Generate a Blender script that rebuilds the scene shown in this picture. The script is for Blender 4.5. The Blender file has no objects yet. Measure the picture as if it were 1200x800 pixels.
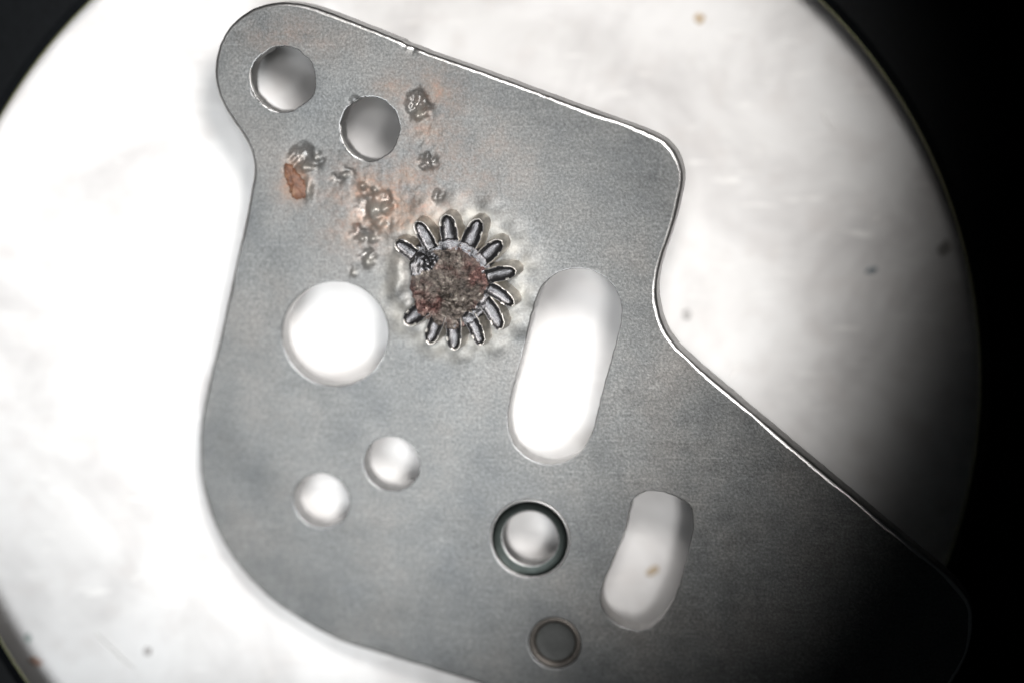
import bpy, bmesh, math, random
import numpy as np
from mathutils import Vector, Matrix, noise, geometry

random.seed(7)
sc = bpy.context.scene
col = sc.collection
sc.unit_settings.system = 'METRIC'
sc.unit_settings.scale_length = 0.001            # 1 unit = 1 mm

# ------------------------------------------------------------------ camera
ZF, CAMD = 1.75, 30.0                            # focus height over the stage, working distance
cam_d = bpy.data.cameras.new('camera')
cam = bpy.data.objects.new('camera', cam_d); col.objects.link(cam)
cam.location = (0, 0, ZF + CAMD)
cam_d.sensor_width = 36; cam_d.lens = 36 * CAMD / 12.0
cam_d.clip_start = 0.5; cam_d.clip_end = 500
cam_d.dof.use_dof = True
cam_d.dof.focus_distance = CAMD
cam_d.dof.aperture_fstop = 0.050
sc.camera = cam

# ------------------------------------------------------------------ world, exposure
w = bpy.data.worlds.new('World'); sc.world = w; w.use_nodes = True
w.node_tree.nodes['Background'].inputs[0].default_value = (0.80, 0.92, 1.0, 1)
w.node_tree.nodes['Background'].inputs[1].default_value = 0.007
sc.view_settings.view_transform = 'Standard'
sc.view_settings.look = 'None'
sc.view_settings.gamma = 1.0
sc.view_settings.exposure = 0.0
sc.cycles.max_bounces = 6
sc.cycles.use_denoising = True
try:
    sc.cycles.pixel_filter_type = 'BLACKMAN_HARRIS'; sc.cycles.filter_width = 1.7
except Exception:
    pass

def W(px, py, z):
    "the point at height z over the stage that the photograph shows at (px, py)"
    s = (cam.location.z - z) / CAMD
    return Vector(((px - 600) * .01 * s, (400 - py) * .01 * s, z))

# ------------------------------------------------------------------ microscope key lamps from the upper right, plus added fill lamps
AIM = (338, 305)
def spot(name, pos, power, radius, reach, blend, color=(1, 1, 1), aim=AIM):
    l = bpy.data.lights.new(name, 'SPOT'); l.energy = power; l.shadow_soft_size = radius
    l.color = color; l.spot_blend = blend
    o = bpy.data.objects.new(name, l); col.objects.link(o)
    o.location = pos
    t = W(aim[0], aim[1], 1.0)
    d = t - Vector(pos)
    o.rotation_euler = d.to_track_quat('-Z', 'Y').to_euler()
    l.spot_size = 2 * math.atan(reach / d.length)
    return o
LIGHTS = [
    # centre of a cluster of lamps, its radius, how many, total power, lamp radius, reach, blend, colour, aim
    ((2.6, 7.2, 24.0), 1.9, 7, 22500, .95, 6.9, .60, (1.0, .975, .95), (465, 165)),
    ((-8.0, -8.0, 23.0), 2.4, 7, 17000, 1.1, 7.2, .60, (.95, .98, 1.0), (110, 425)),  # added fill from the lower left for plate tone and stage
    ((-1.5, 2.6, 27.0), 0, 1, 4500, 1.0, 6.0, .6, (1.0, 1.0, 1.0), (465, 165)),  # added weak fill close to the camera axis
    ((2.9, -3.2, 27.0), 0, 1, 20000, 1.9, 3.7, .5, (1.0, .99, .98), (560, 495)),  # added narrow spot that brightens the lower holes and slots
]
for c, cr, n, pw, r, reach, bl, colr, aim in LIGHTS:
    ax = (W(aim[0], aim[1], 1.0) - Vector(c)).normalized()
    e1 = ax.orthogonal().normalized(); e2 = ax.cross(e1)
    for k in range(n):
        off = Vector((0, 0, 0)) if k == 0 else (e1 * math.cos(k * 2 * math.pi / (n - 1)) + e2 * math.sin(k * 2 * math.pi / (n - 1))) * cr
        spot('key_and_fill_lamp', Vector(c) + off, pw / n, r, reach, bl, colr, aim)

# ------------------------------------------------------------------ materials
def mat(name):
    m = bpy.data.materials.new(name); m.use_nodes = True
    nt = m.node_tree; b = nt.nodes['Principled BSDF']
    return m, nt, b
def nd(nt, t, **kw):
    n = nt.nodes.new(t)
    for k, v in kw.items():
        if k in n.inputs: n.inputs[k].default_value = v
        else: setattr(n, k, v)
    return n
def ramp(nt, src, stops):
    r = nt.nodes.new('ShaderNodeValToRGB')
    e = r.color_ramp.elements
    while len(e) < len(stops): e.new(.5)
    for q, (p, c) in zip(e, stops):
        q.position = p; q.color = (*c, 1) if len(c) == 3 else c
    nt.links.new(src, r.inputs[0]); return r.outputs[0]
def mix(nt, fac, a, b, mode='MIX'):
    m = nt.nodes.new('ShaderNodeMix'); m.data_type = 'RGBA'; m.blend_type = mode
    for s, v in ((m.inputs[0], fac), (m.inputs[6], a), (m.inputs[7], b)):
        if hasattr(v, 'links'): nt.links.new(v, s)
        elif isinstance(v, (int, float)): s.default_value = v
        else: s.default_value = (*v, 1)
    return m.outputs[2]
def g3(v): return (v, v, v)

def steel_material():
    m, nt, b = mat('grained_steel')
    tc = nt.nodes.new('ShaderNodeTexCoord'); L = nt.links
    big = nd(nt, 'ShaderNodeTexNoise', Scale=.75, Detail=6.0, Roughness=.62); L.new(tc.outputs['Object'], big.inputs['Vector'])
    med = nd(nt, 'ShaderNodeTexNoise', Scale=4.5, Detail=5.0, Roughness=.7); L.new(tc.outputs['Object'], med.inputs['Vector'])
    fine = nd(nt, 'ShaderNodeTexNoise', Scale=33.0, Detail=3.0, Roughness=.75); L.new(tc.outputs['Object'], fine.inputs['Vector'])
    c = ramp(nt, big.outputs[0], [(.30, (.225, .238, .246)), (.50, (.312, .318, .314)), (.70, (.375, .362, .345))])
    c2 = ramp(nt, med.outputs[0], [(.25, g3(.30)), (.5, g3(.405)), (.78, g3(.49))])
    c = mix(nt, 1.0, c, c2, 'MULTIPLY')
    c3 = ramp(nt, fine.outputs[0], [(.28, g3(.48)), (.5, g3(1.0)), (.70, g3(1.75))])
    c = mix(nt, .85, c, c3, 'MULTIPLY')
    # rolled grain and handling scratches
    for rot, sx, sy, lo, hi_, v, f_ in ((-38, 1.2, 26., .45, .75, 1.3, .55), (64, .7, 55., .66, .72, 1.7, .7), (-12, .5, 60., .68, .73, .72, .5)):
        mp = nd(nt, 'ShaderNodeMapping'); mp.inputs['Rotation'].default_value = (0, 0, math.radians(rot)); mp.inputs['Scale'].default_value = (sx, sy, 1)
        L.new(tc.outputs['Object'], mp.inputs['Vector'])
        sn = nd(nt, 'ShaderNodeTexNoise', Scale=1.0, Detail=3.0, Roughness=.6, Distortion=.1); L.new(mp.outputs[0], sn.inputs['Vector'])
        c = mix(nt, ramp(nt, sn.outputs[0], [(lo, g3(0)), (hi_, g3(f_))]), c, g3(v), 'MULTIPLY')
    # rust stain and discoloured halo, a stain with its own shape
    at = nt.nodes.new('ShaderNodeAttribute'); at.attribute_name = 'rust'
    rn = nd(nt, 'ShaderNodeTexNoise', Scale=9.0, Detail=6.0, Roughness=.75); L.new(tc.outputs['Object'], rn.inputs['Vector'])
    rr = ramp(nt, rn.outputs[0], [(.30, g3(.40)), (.66, g3(1.0))])
    mm = nd(nt, 'ShaderNodeMath', operation='MULTIPLY'); L.new(at.outputs['Fac'], mm.inputs[0]); L.new(rr, mm.inputs[1])
    rc = ramp(nt, rn.outputs[0], [(.35, (.18, .135, .10)), (.55, (.235, .15, .105)), (.72, (.30, .155, .105))])
    c = mix(nt, mm.outputs[0], c, rc)
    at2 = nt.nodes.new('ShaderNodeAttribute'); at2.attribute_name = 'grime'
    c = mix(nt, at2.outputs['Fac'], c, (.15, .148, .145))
    at3 = nt.nodes.new('ShaderNodeAttribute'); at3.attribute_name = 'bare'
    c = mix(nt, at3.outputs['Fac'], c, (.36, .345, .31))
    L.new(c, b.inputs['Base Color'])
    b.inputs['Metallic'].default_value = .42
    rg = ramp(nt, med.outputs[0], [(.3, g3(.40)), (.7, g3(.56))])
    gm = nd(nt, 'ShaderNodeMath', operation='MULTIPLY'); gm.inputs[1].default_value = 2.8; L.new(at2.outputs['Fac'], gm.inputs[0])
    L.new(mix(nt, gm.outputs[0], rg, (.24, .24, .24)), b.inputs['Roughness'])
    bp = nd(nt, 'ShaderNodeBump', Strength=.34, Distance=.010); L.new(fine.outputs[0], bp.inputs['Height'])
    vo = nd(nt, 'ShaderNodeTexNoise', Scale=48.0, Detail=2.0); L.new(tc.outputs['Object'], vo.inputs['Vector'])
    bp2 = nd(nt, 'ShaderNodeBump', Strength=.35, Distance=.006); L.new(vo.outputs[0], bp2.inputs['Height']); L.new(bp.outputs[0], bp2.inputs['Normal'])
    L.new(bp2.outputs[0], b.inputs['Normal'])
    return m

def metal(name, c, rough, metallic=1.0, bump=.0, scale=20, var=.25):
    m, nt, b = mat(name)
    tc = nt.nodes.new('ShaderNodeTexCoord')
    n = nd(nt, 'ShaderNodeTexNoise', Scale=float(scale), Detail=4.0, Roughness=.7); nt.links.new(tc.outputs['Object'], n.inputs['Vector'])
    lo = tuple(x * (1 - var) for x in c); hi = tuple(min(1, x * (1 + var)) for x in c)
    nt.links.new(ramp(nt, n.outputs[0], [(.3, lo), (.7, hi)]), b.inputs['Base Color'])
    b.inputs['Metallic'].default_value = metallic; b.inputs['Roughness'].default_value = rough
    if bump:
        bp = nd(nt, 'ShaderNodeBump', Strength=bump, Distance=.012); nt.links.new(n.outputs[0], bp.inputs['Height'])
        nt.links.new(bp.outputs[0], b.inputs['Normal'])
    return m

STEEL = steel_material()
EDGE = metal('cut_edge_steel', (.34, .335, .33), .40, 1.0, .25, 14)
RIMM = metal('worn_hole_rim', (.30, .30, .30), .38, 1.0, .3, 22, .15)
POLISH = metal('polished_edge_steel', (.52, .51, .50), .38, 1.0, .30, 22, .12)
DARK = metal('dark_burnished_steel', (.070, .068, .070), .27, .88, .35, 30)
DARKRING = metal('black_polished_steel', (.020, .024, .022), .34, .9, .05, 10)
RECESS = metal('dull_dark_steel', (.060, .062, .060), .55, .5, .4, 30)
TAN = metal('tarnished_brown_steel', (.125, .112, .10), .42, .8, .3, 18)

def core_material():
    m, nt, b = mat('rough_brown_pitted_steel'); L = nt.links
    tc = nt.nodes.new('ShaderNodeTexCoord')
    n = nd(nt, 'ShaderNodeTexNoise', Scale=10.0, Detail=8.0, Roughness=.8); L.new(tc.outputs['Object'], n.inputs['Vector'])
    n2 = nd(nt, 'ShaderNodeTexNoise', Scale=3.2, Detail=3.0); L.new(tc.outputs['Object'], n2.inputs['Vector'])
    a = ramp(nt, n.outputs[0], [(.38, (.022, .019, .017)), (.52, (.085, .070, .060)), (.60, (.17, .15, .13)), (.68, (.75, .70, .62))])  # palest stops are glints painted into the core's colour
    r = ramp(nt, n.outputs[0], [(.38, (.022, .013, .012)), (.56, (.10, .042, .036)), (.68, (.45, .30, .27))])
    f = ramp(nt, n2.outputs[0], [(.50, g3(0)), (.64, g3(.85))])
    L.new(mix(nt, f, a, r), b.inputs['Base Color'])
    b.inputs['Metallic'].default_value = .65; b.inputs['Roughness'].default_value = .24
    bp = nd(nt, 'ShaderNodeBump', Strength=.7, Distance=.03); L.new(n.outputs[0], bp.inputs['Height'])
    L.new(bp.outputs[0], b.inputs['Normal'])
    return m
CORE = core_material()

def rust_material():
    m, nt, b = mat('orange_rust'); L = nt.links
    tc = nt.nodes.new('ShaderNodeTexCoord')
    n = nd(nt, 'ShaderNodeTexNoise', Scale=7.0, Detail=6.0, Roughness=.7); L.new(tc.outputs['Object'], n.inputs['Vector'])
    L.new(ramp(nt, n.outputs[0], [(.32, (.060, .030, .020)), (.52, (.16, .072, .040)), (.72, (.26, .16, .10))]), b.inputs['Base Color'])
    b.inputs['Roughness'].default_value = .55
    bp = nd(nt, 'ShaderNodeBump', Strength=.6, Distance=.03); L.new(n.outputs[0], bp.inputs['Height']); L.new(bp.outputs[0], b.inputs['Normal'])
    return m
RUST = rust_material()

def disc_material():
    m, nt, b = mat('worn_white_stage_plastic'); L = nt.links
    tc = nt.nodes.new('ShaderNodeTexCoord')
    n = nd(nt, 'ShaderNodeTexNoise', Scale=.55, Detail=5.0, Roughness=.6, Distortion=.6); L.new(tc.outputs['Object'], n.inputs['Vector'])
    c = ramp(nt, n.outputs[0], [(.32, (.58, .565, .56)), (.52, (.77, .76, .752)), (.70, (.85, .845, .84))])
    # short pale scuffs
    mp = nd(nt, 'ShaderNodeMapping'); mp.inputs['Rotation'].default_value = (0, 0, math.radians(-58)); mp.inputs['Scale'].default_value = (1.1, 7.5, 1)
    L.new(tc.outputs['Object'], mp.inputs['Vector'])
    s = nd(nt, 'ShaderNodeTexNoise', Scale=1.15, Detail=4.0, Roughness=.65, Distortion=.35); L.new(mp.outputs[0], s.inputs['Vector'])
    f = ramp(nt, s.outputs[0], [(.60, g3(0)), (.72, g3(.75))])
    c = mix(nt, f, c, (.95, .94, .92))
    n4 = nd(nt, 'ShaderNodeTexNoise', Scale=2.2, Detail=3.0, Roughness=.5); L.new(tc.outputs['Object'], n4.inputs['Vector'])
    c = mix(nt, ramp(nt, n4.outputs[0], [(.52, g3(0)), (.72, g3(.34))]), c, (.60, .56, .54))
    L.new(c, b.inputs['Base Color'])
    b.inputs['Roughness'].default_value = .6
    b.inputs['Specular IOR Level'].default_value = .3
    return m
DISC = disc_material()
BLACK = metal('matt_black_anodised', (.0035, .0042, .005), .55, 0.0, .1, 12)
BLACK.node_tree.nodes['Principled BSDF'].inputs['Specular IOR Level'].default_value = .06
LIP = metal('yellow_fringe_lip', (.10, .10, .035), .45, .3, .1, 12)  # lens colour fringe painted as a yellow lip

# ------------------------------------------------------------------ helpers
def link(name, me, m, parent=None):
    for k in (m if isinstance(m, (list, tuple)) else [m]): me.materials.append(k)
    o = bpy.data.objects.new(name, me); col.objects.link(o)
    if parent: o.parent = parent
    return o
def from_bm(name, bm, m, parent=None, smooth=True):
    bmesh.ops.recalc_face_normals(bm, faces=bm.faces)
    me = bpy.data.meshes.new(name); bm.to_mesh(me); bm.free()
    if smooth:
        for p in me.polygons: p.use_smooth = True
    return link(name, me, m, parent)
def spline(pts, step=3.0, closed=True):
    "Catmull-Rom through the points, resampled at equal steps"
    P = np.array(pts, float); n = len(P); out = []
    rng = range(n) if closed else range(n - 1)
    for i in rng:
        if closed: p0, p1, p2, p3 = P[i - 1], P[i], P[(i + 1) % n], P[(i + 2) % n]
        else: p0, p1, p2, p3 = P[max(i - 1, 0)], P[i], P[i + 1], P[min(i + 2, n - 1)]
        # centripetal parameters avoid overshoot
        t1 = max(np.linalg.norm(p1 - p0), 1e-6) ** .5; t2 = t1 + max(np.linalg.norm(p2 - p1), 1e-6) ** .5
        t3 = t2 + max(np.linalg.norm(p3 - p2), 1e-6) ** .5
        if np.allclose(p0, p1): p0 = p1 - (p2 - p1); t1 = max(np.linalg.norm(p1 - p0), 1e-6) ** .5; t2 = t1 + np.linalg.norm(p2 - p1) ** .5; t3 = t2 + max(np.linalg.norm(p3 - p2), 1e-6) ** .5
        if np.allclose(p2, p3): p3 = p2 + (p2 - p1); t3 = t2 + np.linalg.norm(p3 - p2) ** .5
        for k in range(24):
            t = t1 + (t2 - t1) * k / 24
            a1 = (t1 - t) / t1 * p0 + t / t1 * p1
            a2 = (t2 - t) / (t2 - t1) * p1 + (t - t1) / (t2 - t1) * p2
            a3 = (t3 - t) / (t3 - t2) * p2 + (t - t2) / (t3 - t2) * p3
            b1 = (t2 - t) / t2 * a1 + t / t2 * a2
            b2 = (t3 - t) / (t3 - t1) * a2 + (t - t1) / (t3 - t1) * a3
            out.append((t2 - t) / (t2 - t1) * b1 + (t - t1) / (t2 - t1) * b2)
    if not closed: out.append(P[-1])
    Q = np.array(out)
    if closed: Q = np.vstack([Q, Q[:1]])
    d = np.r_[0, np.cumsum(np.linalg.norm(np.diff(Q, axis=0), axis=1))]
    m = max(int(d[-1] / step), 8)
    s = np.linspace(0, d[-1], m + 1)
    R = np.c_[np.interp(s, d, Q[:, 0]), np.interp(s, d, Q[:, 1])]
    return R[:-1] if closed else R
def ell(cx, cy, rx, ry, rot=0, n=72):
    a = np.linspace(0, 2 * math.pi, n, endpoint=False)
    x, y = rx * np.cos(a), ry * np.sin(a); c, s = math.cos(rot), math.sin(rot)
    return np.c_[cx + x * c - y * s, cy + x * s + y * c]
def ring_normals(R):
    "outward normals of a closed ring whatever way it runs"
    T = np.roll(R, -1, 0) - np.roll(R, 1, 0); T /= np.maximum(np.linalg.norm(T, axis=1, keepdims=True), 1e-9)
    N = np.c_[T[:, 1], -T[:, 0]]
    area = .5 * np.sum(R[:, 0] * np.roll(R[:, 1], -1) - np.roll(R[:, 0], -1) * R[:, 1])
    N = N if area > 0 else -N
    for _ in range(2): N = (np.roll(N, 1, 0) + N * 2 + np.roll(N, -1, 0)) / 4
    return N / np.linalg.norm(N, axis=1, keepdims=True)
def inside(poly, X, Y):
    r = np.zeros(X.shape, bool); n = len(poly); j = n - 1
    for i in range(n):
        xi, yi = poly[i]; xj, yj = poly[j]
        c = (yi > Y) != (yj > Y)
        if yi != yj: r ^= c & (X < (xj - xi) * (Y - yi) / (yj - yi) + xi)
        j = i
    return r
def fbm(x, y, s, seed=0., o=4):
    return noise.fractal(Vector((x * s, y * s, seed)), 1.0, 2.0, o)

# ================================================================== the setting
def disc(name, r, z0, z1, m, cx, cy, n=160):
    bm = bmesh.new(); rings = []
    for rr, z in ((r - .06, z1), (r, z1 - .06), (r, z0)):
        rings.append([bm.verts.new((cx + rr * math.cos(a * 2 * math.pi / n), cy + rr * math.sin(a * 2 * math.pi / n), z)) for a in range(n)])
    bm.faces.new(rings[0])
    for a, b in zip(rings, rings[1:]):
        for i in range(n): bm.faces.new((a[i], a[(i + 1) % n], b[(i + 1) % n], b[i]))
    bm.faces.new(rings[-1][::-1])
    return from_bm(name, bm, m, smooth=False)
RC = W(534, 443, .65)
RR = 6.14 * (cam.location.z - .65) / CAMD
sd = disc('stage_disc', 10.3, -.5, 0, DISC, RC.x, RC.y); sd['kind'] = 'structure'
me = bpy.data.meshes.new('table_surface'); me.from_pydata([(-60, -60, -.5), (60, -60, -.5), (60, 60, -.5), (-60, 60, -.5)], [], [(0, 1, 2, 3)])
tb = link('table_surface', me, BLACK); tb['kind'] = 'structure'

# black rim standing in for the eyepiece's field stop, with a thin overhanging lip
rim = bpy.data.objects.new('field_stop_rim', None); col.objects.link(rim); rim.location = (RC.x, RC.y, -.5)
rim['label'] = 'black round stand-in for the eyepiece field stop, whose circular opening frames the lit white stage'; rim['category'] = 'field stop rim'
def lathe(name, prof, m, parent, n=220, closed=True, wob=None):
    bm = bmesh.new(); rings = []
    for r, z in prof:
        rings.append([bm.verts.new((r * math.cos(a * 2 * math.pi / n), r * math.sin(a * 2 * math.pi / n), z)) for a in range(n)])
    k = len(rings)
    for i in range(k if closed else k - 1):
        a, b = rings[i], rings[(i + 1) % k]
        for j in range(n): bm.faces.new((a[j], a[(j + 1) % n], b[(j + 1) % n], b[j]))
    return from_bm(name, bm, m, parent, smooth=False)
lathe('rim_wall', [(10.4, 0), (10.4, 1.02), (14.5, 1.02), (14.5, 0)], BLACK, rim)
lathe('rim_lip', [(RR + .008, 1.13), (RR + .14, 1.04), (14.9, 1.022), (14.9, 1.20), (RR + .12, 1.20)], BLACK, rim)
lathe('fringe_edge', [(RR, 1.15), (RR + .008, 1.135), (RR + .016, 1.165), (RR + .006, 1.165)], LIP, rim)  # thin ring added to carry the yellow-green lens fringe

# ================================================================== the plate
ALPHA = math.radians(14.0)
THICK = .35
axis = Vector((1, -1, 0)).normalized()
Rm = Matrix.Rotation(ALPHA, 4, axis)
ctr = Vector((0, 0, 1.47))
M = Matrix.Translation(ctr) @ Rm
Mi = M.inverted(); Nw = (Rm @ Vector((0, 0, 1))).normalized()
plate = bpy.data.objects.new('steel_plate', None)
def P(px, py, h=0.0):
    "photograph point -> the plate's own x, y (h above its face)"
    o = cam.location; t = W(px, py, 0.0); d = (t - o)
    c = ctr + Nw * h
    k = (c - o).dot(Nw) / d.dot(Nw)
    q = Mi @ (o + d * k)
    return (q.x, q.y)
def PA(arr, h=0.0): return np.array([P(x, y, h) for x, y in arr])

OUTLINE = [(330, 3), (352, 5), (375, 11), (420, 28), (465, 46), (470, 48), (475, 51.5), (480, 53.5), (485, 55), (500, 61), (560, 82), (620, 104), (680, 126), (730, 144),
           (762, 156), (782, 168), (795, 186), (800, 208), (796, 236), (787, 270), (776, 302), (770, 330), (771, 358),
           (779, 385), (792, 405), (815, 427), (850, 457), (900, 499), (960, 549), (1025, 603), (1090, 657), (1118, 682), (1138, 712),
           (1135, 760), (1105, 815), (1050, 865), (970, 893), (860, 885), (740, 858), (640, 829), (560, 801), (500, 782), (445, 766),
           (392, 748), (345, 722), (303, 690), (270, 650), (247, 605), (235, 555), (234, 505), (242, 455), (256, 400),
           (271, 330), (285, 268), (294, 222), (297, 198), (293, 176), (280, 154), (265, 131), (255, 108), (251, 84),
           (256, 56), (269, 32), (290, 14), (310, 6)]
SLOT1 = [(626, 360), (634, 338), (650, 322), (672, 315), (697, 318), (717, 333), (727, 352), (728, 374), (717, 418), (705, 462), (693, 508), (680, 530), (660, 542), (637, 543), (614, 533), (600, 515), (595, 494), (598, 470), (606, 436), (616, 398)]
SLOT2 = [(737, 598), (742, 585), (754, 576), (770, 575), (795, 583), (808, 592), (812, 608), (808, 640), (800, 672), (789, 703), (776, 724), (760, 736), (744, 738), (722, 729), (708, 714), (704, 700), (707, 684), (720, 652), (731, 625)]
def jitter(R, a, s, seed):
    N = ring_normals(R); out = R.copy()
    for i, (x, y) in enumerate(R): out[i] += N[i] * a * noise.noise(Vector((x * s, y * s, seed)))
    return out
rings = []            # (local ring, is_hole, bevel width)
rings.append((PA(jitter(spline(OUTLINE, 3.2), .45, .12, 1)), False, .044))
rings.append((PA(jitter(jitter(ell(331, 93.5, 38.5, 38.5, 0, 130), 2.2, .07, 2), .8, .4, 12)), True, .014))
rings.append((PA(jitter(jitter(ell(433.5, 151, 35, 37.5, 0, 125), 2.0, .07, 3), .8, .4, 13)), True, .014))
rings.append((PA(jitter(ell(393, 391, 62, 61, 0, 130), .5, .1, 4)), True, .013))
rings.append((PA(jitter(ell(459, 543, 33, 31, .5, 80), .6, .1, 5)), True, .013))
rings.append((PA(jitter(ell(377, 586, 33, 31, .5, 80), .6, .1, 6)), True, .013))
rings.append((PA(jitter(spline(SLOT1, 3), .9, .12, 7)), True, .011))
rings.append((PA(jitter(spline(SLOT2, 3), 1.1, .12, 8)), True, .011))
EY = P(621, 631); EYR = .485
rings.append((np.array([(EY[0] + EYR * math.cos(a), EY[1] + EYR * math.sin(a)) for a in np.linspace(0, 2 * math.pi, 96, endpoint=False)]), True, .008))
RV = P(650, 753); RVR = .315
rings.append((np.array([(RV[0] + RVR * math.cos(a), RV[1] + RVR * math.sin(a)) for a in np.linspace(0, 2 * math.pi, 72, endpoint=False)]), True, .015))

# surface relief, in photograph coordinates (y down), heights in mm
PITS = [(356, 183, 13, 11, .085), (372, 193, 6, 5, .04), (489, 124, 11, 12, .10), (490, 110, 5, 7, .05), (501, 190, 7.5, 7, .085), (513, 230, 5, 6, .045),
        (396, 209, 7, 4, .04), (430, 242, 14, 17, .06), (424, 275, 13, 7, .055), (430, 300, 9, 7, .045), (418, 268, 6, 5, .03), 
        (407, 200, 5, 4, .03), (477, 60, 5, 4, .03), (453, 235, 8, 9, .05), (343, 196, 7, 6, .03), (456, 262, 5, 4, .03), (418, 118, 8, 5, .03), (414, 318, 5, 4, .02)]
LUMPS = [(438, 246, 7, 9, .075), (452, 244, 6, 6, .075), (358, 196, 7, 4, .05), (491, 134, 6, 6, .075), (424, 279, 5, 4, .05), (437, 279, 5, 4, .05), (432, 306, 5, 6, .06), (414, 320, 4, 4, .04),
         (403, 206, 4, 3, .04), (425, 218, 4, 3, .045), (440, 222, 3, 3, .04), (446, 262, 7, 5, .04), (370, 186, 4, 4, .03), (362, 222, 4, 12, .04)]
TEETH = [((482, 291), (467, 280), 0.0), ((506, 281), (494, 255), .10), ((530, 276), (527, 248), .04), ((553, 282), (566, 254), .02), ((573, 297), (592, 280), .02),
         ((583, 319), (608, 311), -.12), ((584, 338), (609, 349), -.22), ((577, 357), (597, 379), -.22), ((558, 376), (572, 400), -.12), ((535, 380), (536, 408), 0.0),
         ((515, 374), (504, 400), .06), ((494, 363), (476, 376), .05)]
BULGE = []
gc = np.array((533, 330.))
for i, (b0, t0, k) in enumerate(TEETH):
    t0 = np.array(t0, float); u = (t0 - gc) / np.linalg.norm(t0 - gc)
    c = t0 + u * 9 + np.array((5, -3)); BULGE.append((c[0], c[1], 13, 12, .034))
    t1 = np.array(TEETH[(i + 1) % len(TEETH)][1], float); mid = (t0 + t1) / 2; u = (mid - gc) / np.linalg.norm(mid - gc)
    c = gc + u * (np.linalg.norm(mid - gc) - 4); BULGE.append((c[0], c[1], 10, 10, .034))
BULGE += [(469, 310, 10, 14, .07), (466, 338, 9, 14, .06), (478, 356, 8, 8, .05)]
FEAT = [(a, -1) for a in PITS] + [(a, 1) for a in LUMPS] + [(a, 1) for a in BULGE]
def gsum(lst, x, y, p=1.0):
    s = 0.
    for cx, cy, rx, ry, h in lst:
        q = ((x - cx) / rx) ** 2 + ((y - cy) / ry) ** 2
        if q < 9: s += h * math.exp(-q ** p)
    return s
def relief(x, y):
    z = 0.
    if 230 < x < 660 and 0 < y < 450:
        n1 = fbm(x, y, .11, 3.); 
        pa = gsum(PITS, x + 7 * n1, y - 6 * fbm(x, y, .13, 8.), 1.3)
        z -= pa; z += min(.5, pa * 9) * .022 * fbm(x, y, .16, 40., 4)
        z += 1.5 * gsum(LUMPS, x - 2 * n1, y + 2 * n1)
        z += gsum(BULGE, x, y)
        wr = math.exp(-(((x - 440) / 70) ** 2 + ((y - 240) / 60) ** 2)) + .8 * math.exp(-(((x - 500) / 26) ** 2 + ((y - 145) / 45) ** 2))
        z += .008 * wr * n1 + .006 * wr * fbm(x, y, .35, 9., 3)
    z += .012 * fbm(x, y, .012, 21., 2)
    # the faint ring worn into the face
    d = math.hypot(x - 790, y - 606) - 112
    z -= .004 * math.exp(-(d / 4) ** 2)
    return z
def rust_at(x, y):
    r = .80 * math.exp(-(((x - 452) / 62) ** 2 + ((y - 240) / 46) ** 2)) + .42 * math.exp(-(((x - 505) / 34) ** 2 + ((y - 125) / 45) ** 2))
    r += .95 * math.exp(-(((x - 343) / 17) ** 2 + ((y - 212) / 24) ** 2)) + .30 * math.exp(-(((x - 470) / 30) ** 2 + ((y - 100) / 12) ** 2))
    r += .25 * math.exp(-(((x - 340) / 55) ** 2 + ((y - 45) / 25) ** 2)) + .16 * math.exp(-(((x - 560) / 60) ** 2 + ((y - 190) / 50) ** 2))
    r += .5 * math.exp(-(((x - 478) / 30) ** 2 + ((y - 268) / 18) ** 2))
    n = .5 + 1.1 * fbm(x, y, .03, 5., 4)
    return max(0, min(.92, 1.25 * r * max(0.3, n + .45)))
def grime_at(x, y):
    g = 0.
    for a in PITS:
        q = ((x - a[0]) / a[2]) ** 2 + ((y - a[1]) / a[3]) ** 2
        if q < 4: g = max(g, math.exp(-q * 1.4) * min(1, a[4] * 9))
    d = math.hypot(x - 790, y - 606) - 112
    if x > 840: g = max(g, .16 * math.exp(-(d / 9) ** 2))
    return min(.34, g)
def bare_at(x, y):
    d = math.hypot((x - 537) / 1.02, y - 330)
    lm = min(.6, 9 * gsum(LUMPS, x, y)) if 300 < x < 540 else 0.
    return lm + .55 * math.exp(-((d - 76) / 17) ** 2) * (.65 + .9 * fbm(x, y, .05, 2., 3)) if 30 < d < 130 else lm

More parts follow.
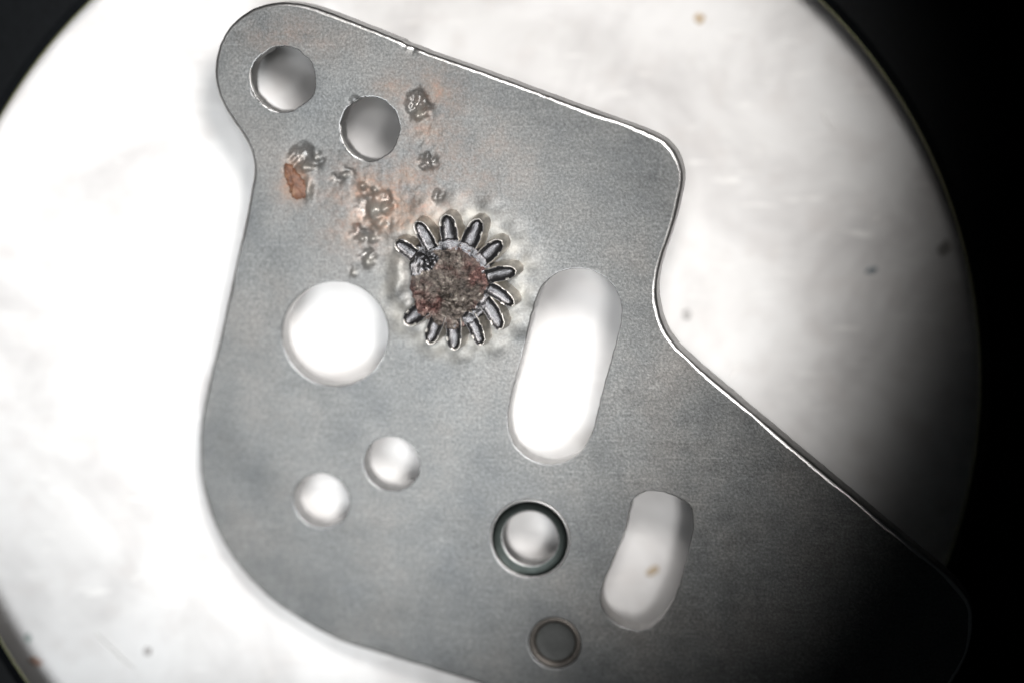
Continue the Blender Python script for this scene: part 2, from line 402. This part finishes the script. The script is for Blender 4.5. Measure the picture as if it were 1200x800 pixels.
def build_plate_body():
    verts2, pxs, edges = [], [], []
    inset, BW = [], []
    for R, hole, bw in rings:
        N = ring_normals(R); S = -N if not hole else N
        B = np.array([bw * (1 + .45 * noise.noise(Vector((x * 2.6, y * 2.6, 4))) + .10 * noise.noise(Vector((x * 11, y * 11, 8)))) for x, y in R])[:, None]
        BW.append(B); inset.append(R + S * B)
    # interior points
    def grid(x0, x1, y0, y1, st):
        xs = np.arange(x0, x1, st); ys = np.arange(y0, y1, st * .87); X, Y = np.meshgrid(xs, ys)
        X = X + (np.arange(len(ys)) % 2)[:, None] * st / 2
        return np.c_[X.ravel(), Y.ravel()]
    G = [grid(325, 625, 95, 425, 2.3)]
    def outside(a, box): x0, x1, y0, y1 = box; return a[~((a[:, 0] > x0) & (a[:, 0] < x1) & (a[:, 1] > y0) & (a[:, 1] < y1))]
    G.append(outside(grid(235, 860, 0, 800, 11), (322, 628, 92, 428)))
    G.append(outside(grid(235, 1240, 0, 960, 20), (228, 866, -5, 805)))
    G = np.vstack(G)
    rng = np.random.RandomState(3); G = G + rng.uniform(-.25, .25, G.shape)
    GL = PA(G)
    ok = inside(inset[0], GL[:, 0], GL[:, 1])
    for r in inset[1:]: ok &= ~inside(r, GL[:, 0], GL[:, 1])
    allb = np.vstack(inset)
    for i in np.where(ok)[0]:
        if np.min(np.abs(allb[:, 0] - GL[i, 0]) + np.abs(allb[:, 1] - GL[i, 1])) < .022: ok[i] = False
    GL = GL[ok]
    pts = []; 
    for r in inset:
        s = len(pts); pts += [Vector(p) for p in r]; n = len(r)
        edges += [(s + i, s + (i + 1) % n) for i in range(n)]
    nb = len(pts)
    pts += [Vector(p) for p in GL]
    V, E, F, ov, oe, of = geometry.delaunay_2d_cdt(pts, edges, [], 0, 1e-6)
    V2 = np.array([(v.x, v.y) for v in V]); F = np.array([f for f in F if len(f) == 3])
    C = V2[F].mean(1)
    k = inside(inset[0], C[:, 0], C[:, 1])
    for r in inset[1:]: k &= ~inside(r, C[:, 0], C[:, 1])
    F = F[k]
    # local -> photograph coordinates
    def back(x, y, z=0):
        wv = M @ Vector((x, y, z)); s = (cam.location.z - wv.z) / CAMD
        return 600 + wv.x / s * 100, 400 - wv.y / s * 100
    bm = bmesh.new()
    l_r = bm.verts.layers.float.new('rust'); l_g = bm.verts.layers.float.new('grime'); l_b = bm.verts.layers.float.new('bare')
    def addv(x, y, z, extra=0.):
        px, py = back(x, y)
        v = bm.verts.new((x, y, z)); v[l_r] = rust_at(px, py); v[l_g] = min(.34, grime_at(px, py) + extra); v[l_b] = bare_at(px, py)
        return v
    VV = []
    for x, y in V2:
        px, py = back(x, y); VV.append(addv(x, y, relief(px, py)))
    for a, b, c in F:
        try:
            f = bm.faces.new((VV[a], VV[b], VV[c])); f.smooth = True
        except ValueError: pass
    # bevels, walls
    for (R, hole, bw), I, B_ in zip(rings, inset, BW):
        N = ring_normals(R); S = -N if not hole else N
        lv = []
        top = [relief(*back(x, y)) for x, y in I]
        NS = 5
        for k in range(NS + 1):
            a = math.pi / 2 * k / NS
            row = []
            for i in range(len(R)):
                b_ = B_[i, 0]; off = b_ * (1 - math.sin(a)); z = top[i] * (1 - k / NS) - b_ * (1 - math.cos(a))
                p = R[i] + S[i] * off; row.append(addv(p[0], p[1], z))
            lv.append(row)
        for zz in (-THICK + .02, -THICK):
            row = []
            for i in range(len(R)):
                p = R[i] + S[i] * (.0 if zz > -THICK else .02); row.append(addv(p[0], p[1], zz, .0))
            lv.append(row)
        n = len(R)
        for k, (A, B) in enumerate(zip(lv, lv[1:])):
            for i in range(n):
                f = bm.faces.new((A[i], A[(i + 1) % n], B[(i + 1) % n], B[i])); f.smooth = True
                f.material_index = (3 if hole else 2) if k < NS else 1
        lastrow = lv[-1]
        for i in range(n): lastrow[i].index  # keep reference
    # the border between the face and the bevel is a crisp edge
    bset = set()
    for e in bm.edges:
        if len(e.link_faces) == 1 and e.verts[0].co.z > -.03 and e.verts[1].co.z > -.03: e.smooth = False
    # underside: same triangulation (flat)
    VB = [bm.verts.new((x, y, -THICK - .0005)) for x, y in V2]
    for a, b, c in F[::1]:
        f = bm.faces.new((VB[c], VB[b], VB[a]))
        f.material_index = 0
    me = bpy.data.meshes.new('plate_body')
    bm.normal_update(); bm.to_mesh(me); bm.free()
    return link('plate_body', me, [STEEL, EDGE, POLISH, RIMM], plate)

col.objects.link(plate); plate.matrix_world = M
plate['label'] = 'tilted grey steel movement plate with rounded outline, holes and slots on the white stage'
plate['category'] = 'metal plate'
build_plate_body()

# ------------------------------------------------------------------ eyelet, rivet
def part_lathe(name, c, prof, m, parent, n=96, cap=False):
    bm = bmesh.new(); rr = []
    for r, z in prof:
        rr.append([bm.verts.new((c[0] + r * math.cos(a * 2 * math.pi / n), c[1] + r * math.sin(a * 2 * math.pi / n), z)) for a in range(n)])
    for A, B in zip(rr, rr[1:]):
        for j in range(n): bm.faces.new((A[j], A[(j + 1) % n], B[(j + 1) % n], B[j]))
    if cap: bm.faces.new(rr[-1])
    o = from_bm(name, bm, m, parent)
    return o
ey = part_lathe('eyelet', EY, [(EYR - .003, -.30), (EYR - .003, -.004), (EYR - .007, .006), (EYR - .013, .009), (EYR - .019, .006), (EYR - .023, -.002)], POLISH, plate)
part_lathe('countersink', EY, [(EYR - .023, -.002), (EYR - .030, -.016), (.43, -.024), (.38, -.030), (.350, -.033)], DARKRING, ey)
part_lathe('bore', EY, [(.350, -.033), (.343, -.034), (.336, -.038), (.331, -.050), (.331, -.32)], EDGE, ey)
rv = part_lathe('rivet', RV, [(RVR - .004, -.33), (RVR - .004, -.03), (RVR - .015, -.022), (.285, -.020), (.255, -.030), (.240, -.055), (.236, -.07)], TAN, plate)
part_lathe('rivet_face', RV, [(.236, -.07), (.225, -.074), (.12, -.072), (.04, -.072)], RECESS, rv, cap=True)

# ------------------------------------------------------------------ pinion pressed into the plate
BODY = [(486, 285), (500, 281), (515, 277), (528, 274), (541, 277), (553, 281), (565, 289), (577, 302), (583, 318), (585, 336), (579, 354), (568, 370), (551, 382), (536, 387), (520, 384),
        (503, 374), (490, 365), (485, 350), (481, 335), (482, 320), (480, 308), (486, 300)]
def build_core():
    ring = spline(BODY, 2.2); ring = jitter(ring, 3.0, .25, 9)
    c = np.array((533., 331.)); bm = bmesh.new(); rows = []
    ks = np.r_[np.linspace(1.0, .93, 3), np.linspace(.90, .04, 26)]
    for k in ks:
        row = []
        for x, y in ring:
            qx, qy = c + (np.array((x, y)) - c) * k
            if k > .985: z = -.05
            elif k > .95: z = .10
            else:
                ed = .25 if (k > .74 and qx - qy > 533 - 331 - 35) else 1.0
                z = .17 + ed * (.030 * fbm(qx, qy, .09, 4., 5) + .026 * fbm(qx, qy, .30, 8., 3))
                z += .05 * math.exp(-(((qx - 530) / 26) ** 2 + ((qy - 350) / 15) ** 2)) * (1 + 1.6 * fbm(qx, qy, .16, 14., 3))
                z -= .045 * math.exp(-(((qx - 494) / 12) ** 2 + ((qy - 305) / 12) ** 2))
                z -= .04 * math.exp(-(((qx - 578) / 10) ** 2 + ((qy - 345) / 22) ** 2))
            p = P(qx, qy); row.append(bm.verts.new((p[0], p[1], z)))
        rows.append(row)
    n = len(ring)
    for A, B in zip(rows, rows[1:]):
        for i in range(n): bm.faces.new((A[i], A[(i + 1) % n], B[(i + 1) % n], B[i]))
    bm.faces.new(rows[-1])
    # dark smooth lands of the cut near the teeth
    bm.verts.ensure_lookup_table()
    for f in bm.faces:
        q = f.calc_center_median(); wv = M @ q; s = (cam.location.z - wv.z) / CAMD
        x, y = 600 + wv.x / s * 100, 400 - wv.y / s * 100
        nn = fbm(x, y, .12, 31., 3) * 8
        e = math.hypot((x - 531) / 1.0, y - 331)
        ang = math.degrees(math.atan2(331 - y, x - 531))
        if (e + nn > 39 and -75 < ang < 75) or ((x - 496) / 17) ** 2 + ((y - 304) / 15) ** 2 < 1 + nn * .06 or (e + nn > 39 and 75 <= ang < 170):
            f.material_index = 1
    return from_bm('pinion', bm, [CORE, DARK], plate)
core = build_core()

def build_tooth(i, b0, t0, bend):
    b0 = np.array(P(*b0)); t0 = np.array(P(*t0))
    ax = t0 - b0; Ln = np.linalg.norm(ax); ux = ax / Ln; uy = np.array((-ux[1], ux[0]))
    start = b0 - ux * .10; L = Ln + .10
    rnd = random.Random(i * 7 + 1)
    wd = .083 * rnd.uniform(.88, 1.14)
    left, right = [], []
    n = 16
    for k in range(n + 1):
        t = k / n
        # parallel flanks, swelling a little towards a rounded end
        wk = wd * (.16 * (1 - t) ** 2 + .95 + .18 * math.sin(math.pi * min(1, t * 1.05))) * (1 if t < .70 else math.sqrt(max(0, 1 - ((t - .70) / .30) ** 2)))
        cpt = start + ux * L * t + uy * bend * Ln * math.sin(math.pi * t * .5) * t
        jn = .014 * noise.noise(Vector((k * .6, i, 0)))
        left.append((cpt, wk + jn if t < .98 else wk)); 
    outl = [c + uy * w_ for c, w_ in left] + [c - uy * w_ for c, w_ in left[::-1][1:]]
    outl = np.array(outl)
    cen = [c for c, w_ in left] + [c for c, w_ in left[::-1][1:]]; cen = np.array(cen)
    bm = bmesh.new(); rows = []
    along_of = lambda v: np.dot(np.array((v.co.x, v.co.y)) - start, ux) / L
    hi = .19 + rnd.uniform(-.02, .015)
    # wall foot, wall top, crest, inner lip, dished top
    for sc_, z in ((1.22, -.03), (1.12, .05), (1.03, hi - .03), (.93, hi), (.84, hi - .002), (.72, hi - .022), (.35, hi - .034), (.05, hi - .036)):
        row = []
        for j in range(len(outl)):
            q = cen[j] + (outl[j] - cen[j]) * sc_
            # shrink along the axis too so the tip keeps its rim
            along = np.dot(q - start, ux); q = q - ux * max(0, along - L * .6) * (1 - sc_) * .55
            ko = max(0., (hi - .03 - z)) / hi
            q = q + np.array((.052, .034)) * ko
            dz = .010 * noise.noise(Vector((q[0] * 9, q[1] * 9, z))) if z > .1 else 0
            row.append(bm.verts.new((q[0], q[1], z + dz)))
        rows.append(row)
    m = len(outl)
    for r, (A, B) in enumerate(zip(rows, rows[1:])):
        for j in range(m):
            f = bm.faces.new((A[j], A[(j + 1) % m], B[(j + 1) % m], B[j]))
            f.material_index = 0 if (r < 3 or (r < 5 and 3 < j % (m // 2 + 1) < m // 2 + 1 and (j > m * .25 and j < m * .92) and along_of(A[j]) > .62)) else 1
    f = bm.faces.new(rows[-1]); f.material_index = 1
    return from_bm('tooth', bm, [TOOTH, DARK], core)
TOOTH = metal('tooth_flank_shine', (.60, .57, .53), .42, 1.0, .35, 16, .3)  # brighter colour paints the shine of the side walls
for i, (b0, t0, k) in enumerate(TEETH): build_tooth(i, b0, t0, k)

# ------------------------------------------------------------------ rust flake, burrs
def blob(name, pts, h, m, parent, seed, step=2.0, rough=.3):
    ring = jitter(spline(pts, step), 3.5, .28, seed); c = ring.mean(0); bm = bmesh.new(); rows = []
    for k in (1.0, .95, .85, .7, .5, .3, .1):
        row = []
        for x, y in ring:
            q = c + (np.array((x, y)) - c) * k; p = P(*q)
            z = -.02 if k == 1 else h * math.sqrt(1 - k * k) * (1 + rough * noise.noise(Vector((q[0] * .2, q[1] * .2, seed)))) + rough * h * .4 * noise.noise(Vector((q[0] * .5, q[1] * .5, seed)))
            row.append(bm.verts.new((p[0], p[1], z)))
        rows.append(row)
    n = len(ring)
    for A, B in zip(rows, rows[1:]):
        for i in range(n): bm.faces.new((A[i], A[(i + 1) % n], B[(i + 1) % n], B[i]))
    bm.faces.new(rows[-1])
    return from_bm(name, bm, m, parent)
fl = blob('rust_flake', [(333, 193), (339, 191), (346, 199), (354, 209), (361, 221), (360, 231), (351, 235), (343, 231), (337, 216)], .045, RUST, plate, 3., rough=.5)
fl['label'] = 'orange brown rust flake'

def strip(name, pts, wd, h, m, parent, seed):
    "an irregular raised burr along a hole's edge"
    R = PA(spline(pts, 1.6, closed=False)); bm = bmesh.new(); rows = []
    T = np.gradient(R, axis=0); T /= np.linalg.norm(T, axis=1, keepdims=True); N = np.c_[-T[:, 1], T[:, 0]]
    n = len(R)
    for i in range(n):
        e = math.sin(math.pi * i / (n - 1)) ** .5
        s = wd * e * (1 + .55 * noise.noise(Vector((i * .45, seed, 0)))) + .002
        hh = h * e * (1 + .6 * noise.noise(Vector((i * .6, seed, 5))))
        rows.append([bm.verts.new((*(R[i] + N[i] * s * math.cos(a)), -.012 + hh * math.sin(a))) for a in np.linspace(0, math.pi, 7)])
    for A, B in zip(rows, rows[1:]):
        for j in range(6): bm.faces.new((A[j], A[j + 1], B[j + 1], B[j]))
    return from_bm(name, bm, m, parent)
strip('burr', [(294, 78), (293, 90), (296, 104), (304, 118), (315, 128), (328, 133)], .018, .045, POLISH, plate, 1)
strip('burr', [(399, 146), (400, 160), (406, 173), (415, 183), (428, 189)], .018, .045, POLISH, plate, 2)

# hidden support post under the raised corner that carries the tilt (the low edge rests on the stage)
bm = bmesh.new()
q = P(690, 230); a = M @ Vector((q[0], q[1], -THICK + .01))
n = 24
r1 = [bm.verts.new(Mi @ Vector((a.x + .16 * math.cos(k * 2 * math.pi / n), a.y + .16 * math.sin(k * 2 * math.pi / n), 0.002))) for k in range(n)]
r2 = [bm.verts.new(Mi @ Vector((a.x + .16 * math.cos(k * 2 * math.pi / n), a.y + .16 * math.sin(k * 2 * math.pi / n), a.z))) for k in range(n)]
bm.faces.new(r1); bm.faces.new(r2[::-1])
for k in range(n): bm.faces.new((r1[k], r1[(k + 1) % n], r2[(k + 1) % n], r2[k]))
from_bm('support_post', bm, EDGE, plate, smooth=False)

# ------------------------------------------------------------------ specks on the stage
def speck(px, py, rx, ry, rot, c, label, cat='dust speck'):
    p = W(px, py, 0); bm = bmesh.new(); bmesh.ops.create_icosphere(bm, subdivisions=3, radius=1)
    for v in bm.verts:
        k = 1 + .5 * noise.noise(v.co * 1.7 + Vector((px, py, 0)))
        x, y, z = v.co * k
        x *= rx * .01; y *= ry * .01; z *= min(rx, ry) * .005
        v.co = (x * math.cos(rot) - y * math.sin(rot), x * math.sin(rot) + y * math.cos(rot), z)
    m = metal('speck_' + cat.replace(' ', '_'), c, .8, 0, 0, 8)
    o = from_bm('dust_speck', bm, m); o.location = (p.x, p.y, min(rx, ry) * .003)
    o['label'] = label; o['category'] = cat; o['group'] = 'specks of dirt on the white stage'
speck(765, 668, 8, 5, .6, (.50, .40, .28), 'pale brown speck seen through the short slot')
speck(820, 22, 6, 6, 0, (.62, .50, .36), 'tan speck on the white stage near the top edge of the photo')
speck(1021, 317, 7, 3.5, .35, (.28, .33, .36), 'small blue grey speck on the white stage right of the plate')
speck(805, 369, 5, 7, 0, (.50, .49, .48), 'grey speck in the inner bend of the plate outline')
speck(1106, 291, 7, 9, -.5, (.32, .31, .30), 'dark smudge beside the right side of the black rim')
speck(42, 774, 8, 4, -.5, (.55, .35, .27), 'reddish brown speck near the rim at the lower left corner')
speck(173, 763, 5, 5, 0, (.52, .50, .49), 'grey speck on the stage below the plate, beside a pale fibre')
speck(33, 747, 4, 5, 0, (.40, .46, .44), 'tiny dark green grey speck by the rim at the lower left')

def fibre(pts, wd, label):
    R = spline(pts, 4, closed=False); bm = bmesh.new(); rows = []
    Q = [W(x, y, .02) for x, y in R]; n = len(Q)
    for i, q in enumerate(Q):
        t = (Q[min(i + 1, n - 1)] - Q[max(i - 1, 0)]).normalized(); s = Vector((-t.y, t.x, 0)); r = wd * (.35 + .65 * math.sin(math.pi * i / (n - 1)))
        rows.append([bm.verts.new(q + s * r * math.cos(a) + Vector((0, 0, r * math.sin(a)))) for a in np.linspace(0, 2 * math.pi, 6, endpoint=False)])
    for A, B in zip(rows, rows[1:]):
        for j in range(6): bm.faces.new((A[j], A[(j + 1) % 6], B[(j + 1) % 6], B[j]))
    bm.faces.new(rows[0]); bm.faces.new(rows[-1])
    o = from_bm('fibre', bm, FIB); o['label'] = label; o['category'] = 'fibre'; o['group'] = 'pale fibres on the white stage'
FIB = metal('white_fibre', (.93, .92, .90), .5, 0, 0, 8, .02)
fibre([(112, 742), (128, 758), (142, 772), (158, 783)], .020, 'short pale fibre below the plate near the lower left')
fibre([(963, 128), (968, 140), (976, 153)], .020, 'short pale fibre high on the right part of the stage')
fibre([(866, 426), (861, 436), (856, 444)], .018, 'tiny pale fibre in the corner above the long straight edge')
fibre([(1030, 252), (1026, 260)], .018, 'tiny pale fibre just above the blue grey speck at the right')
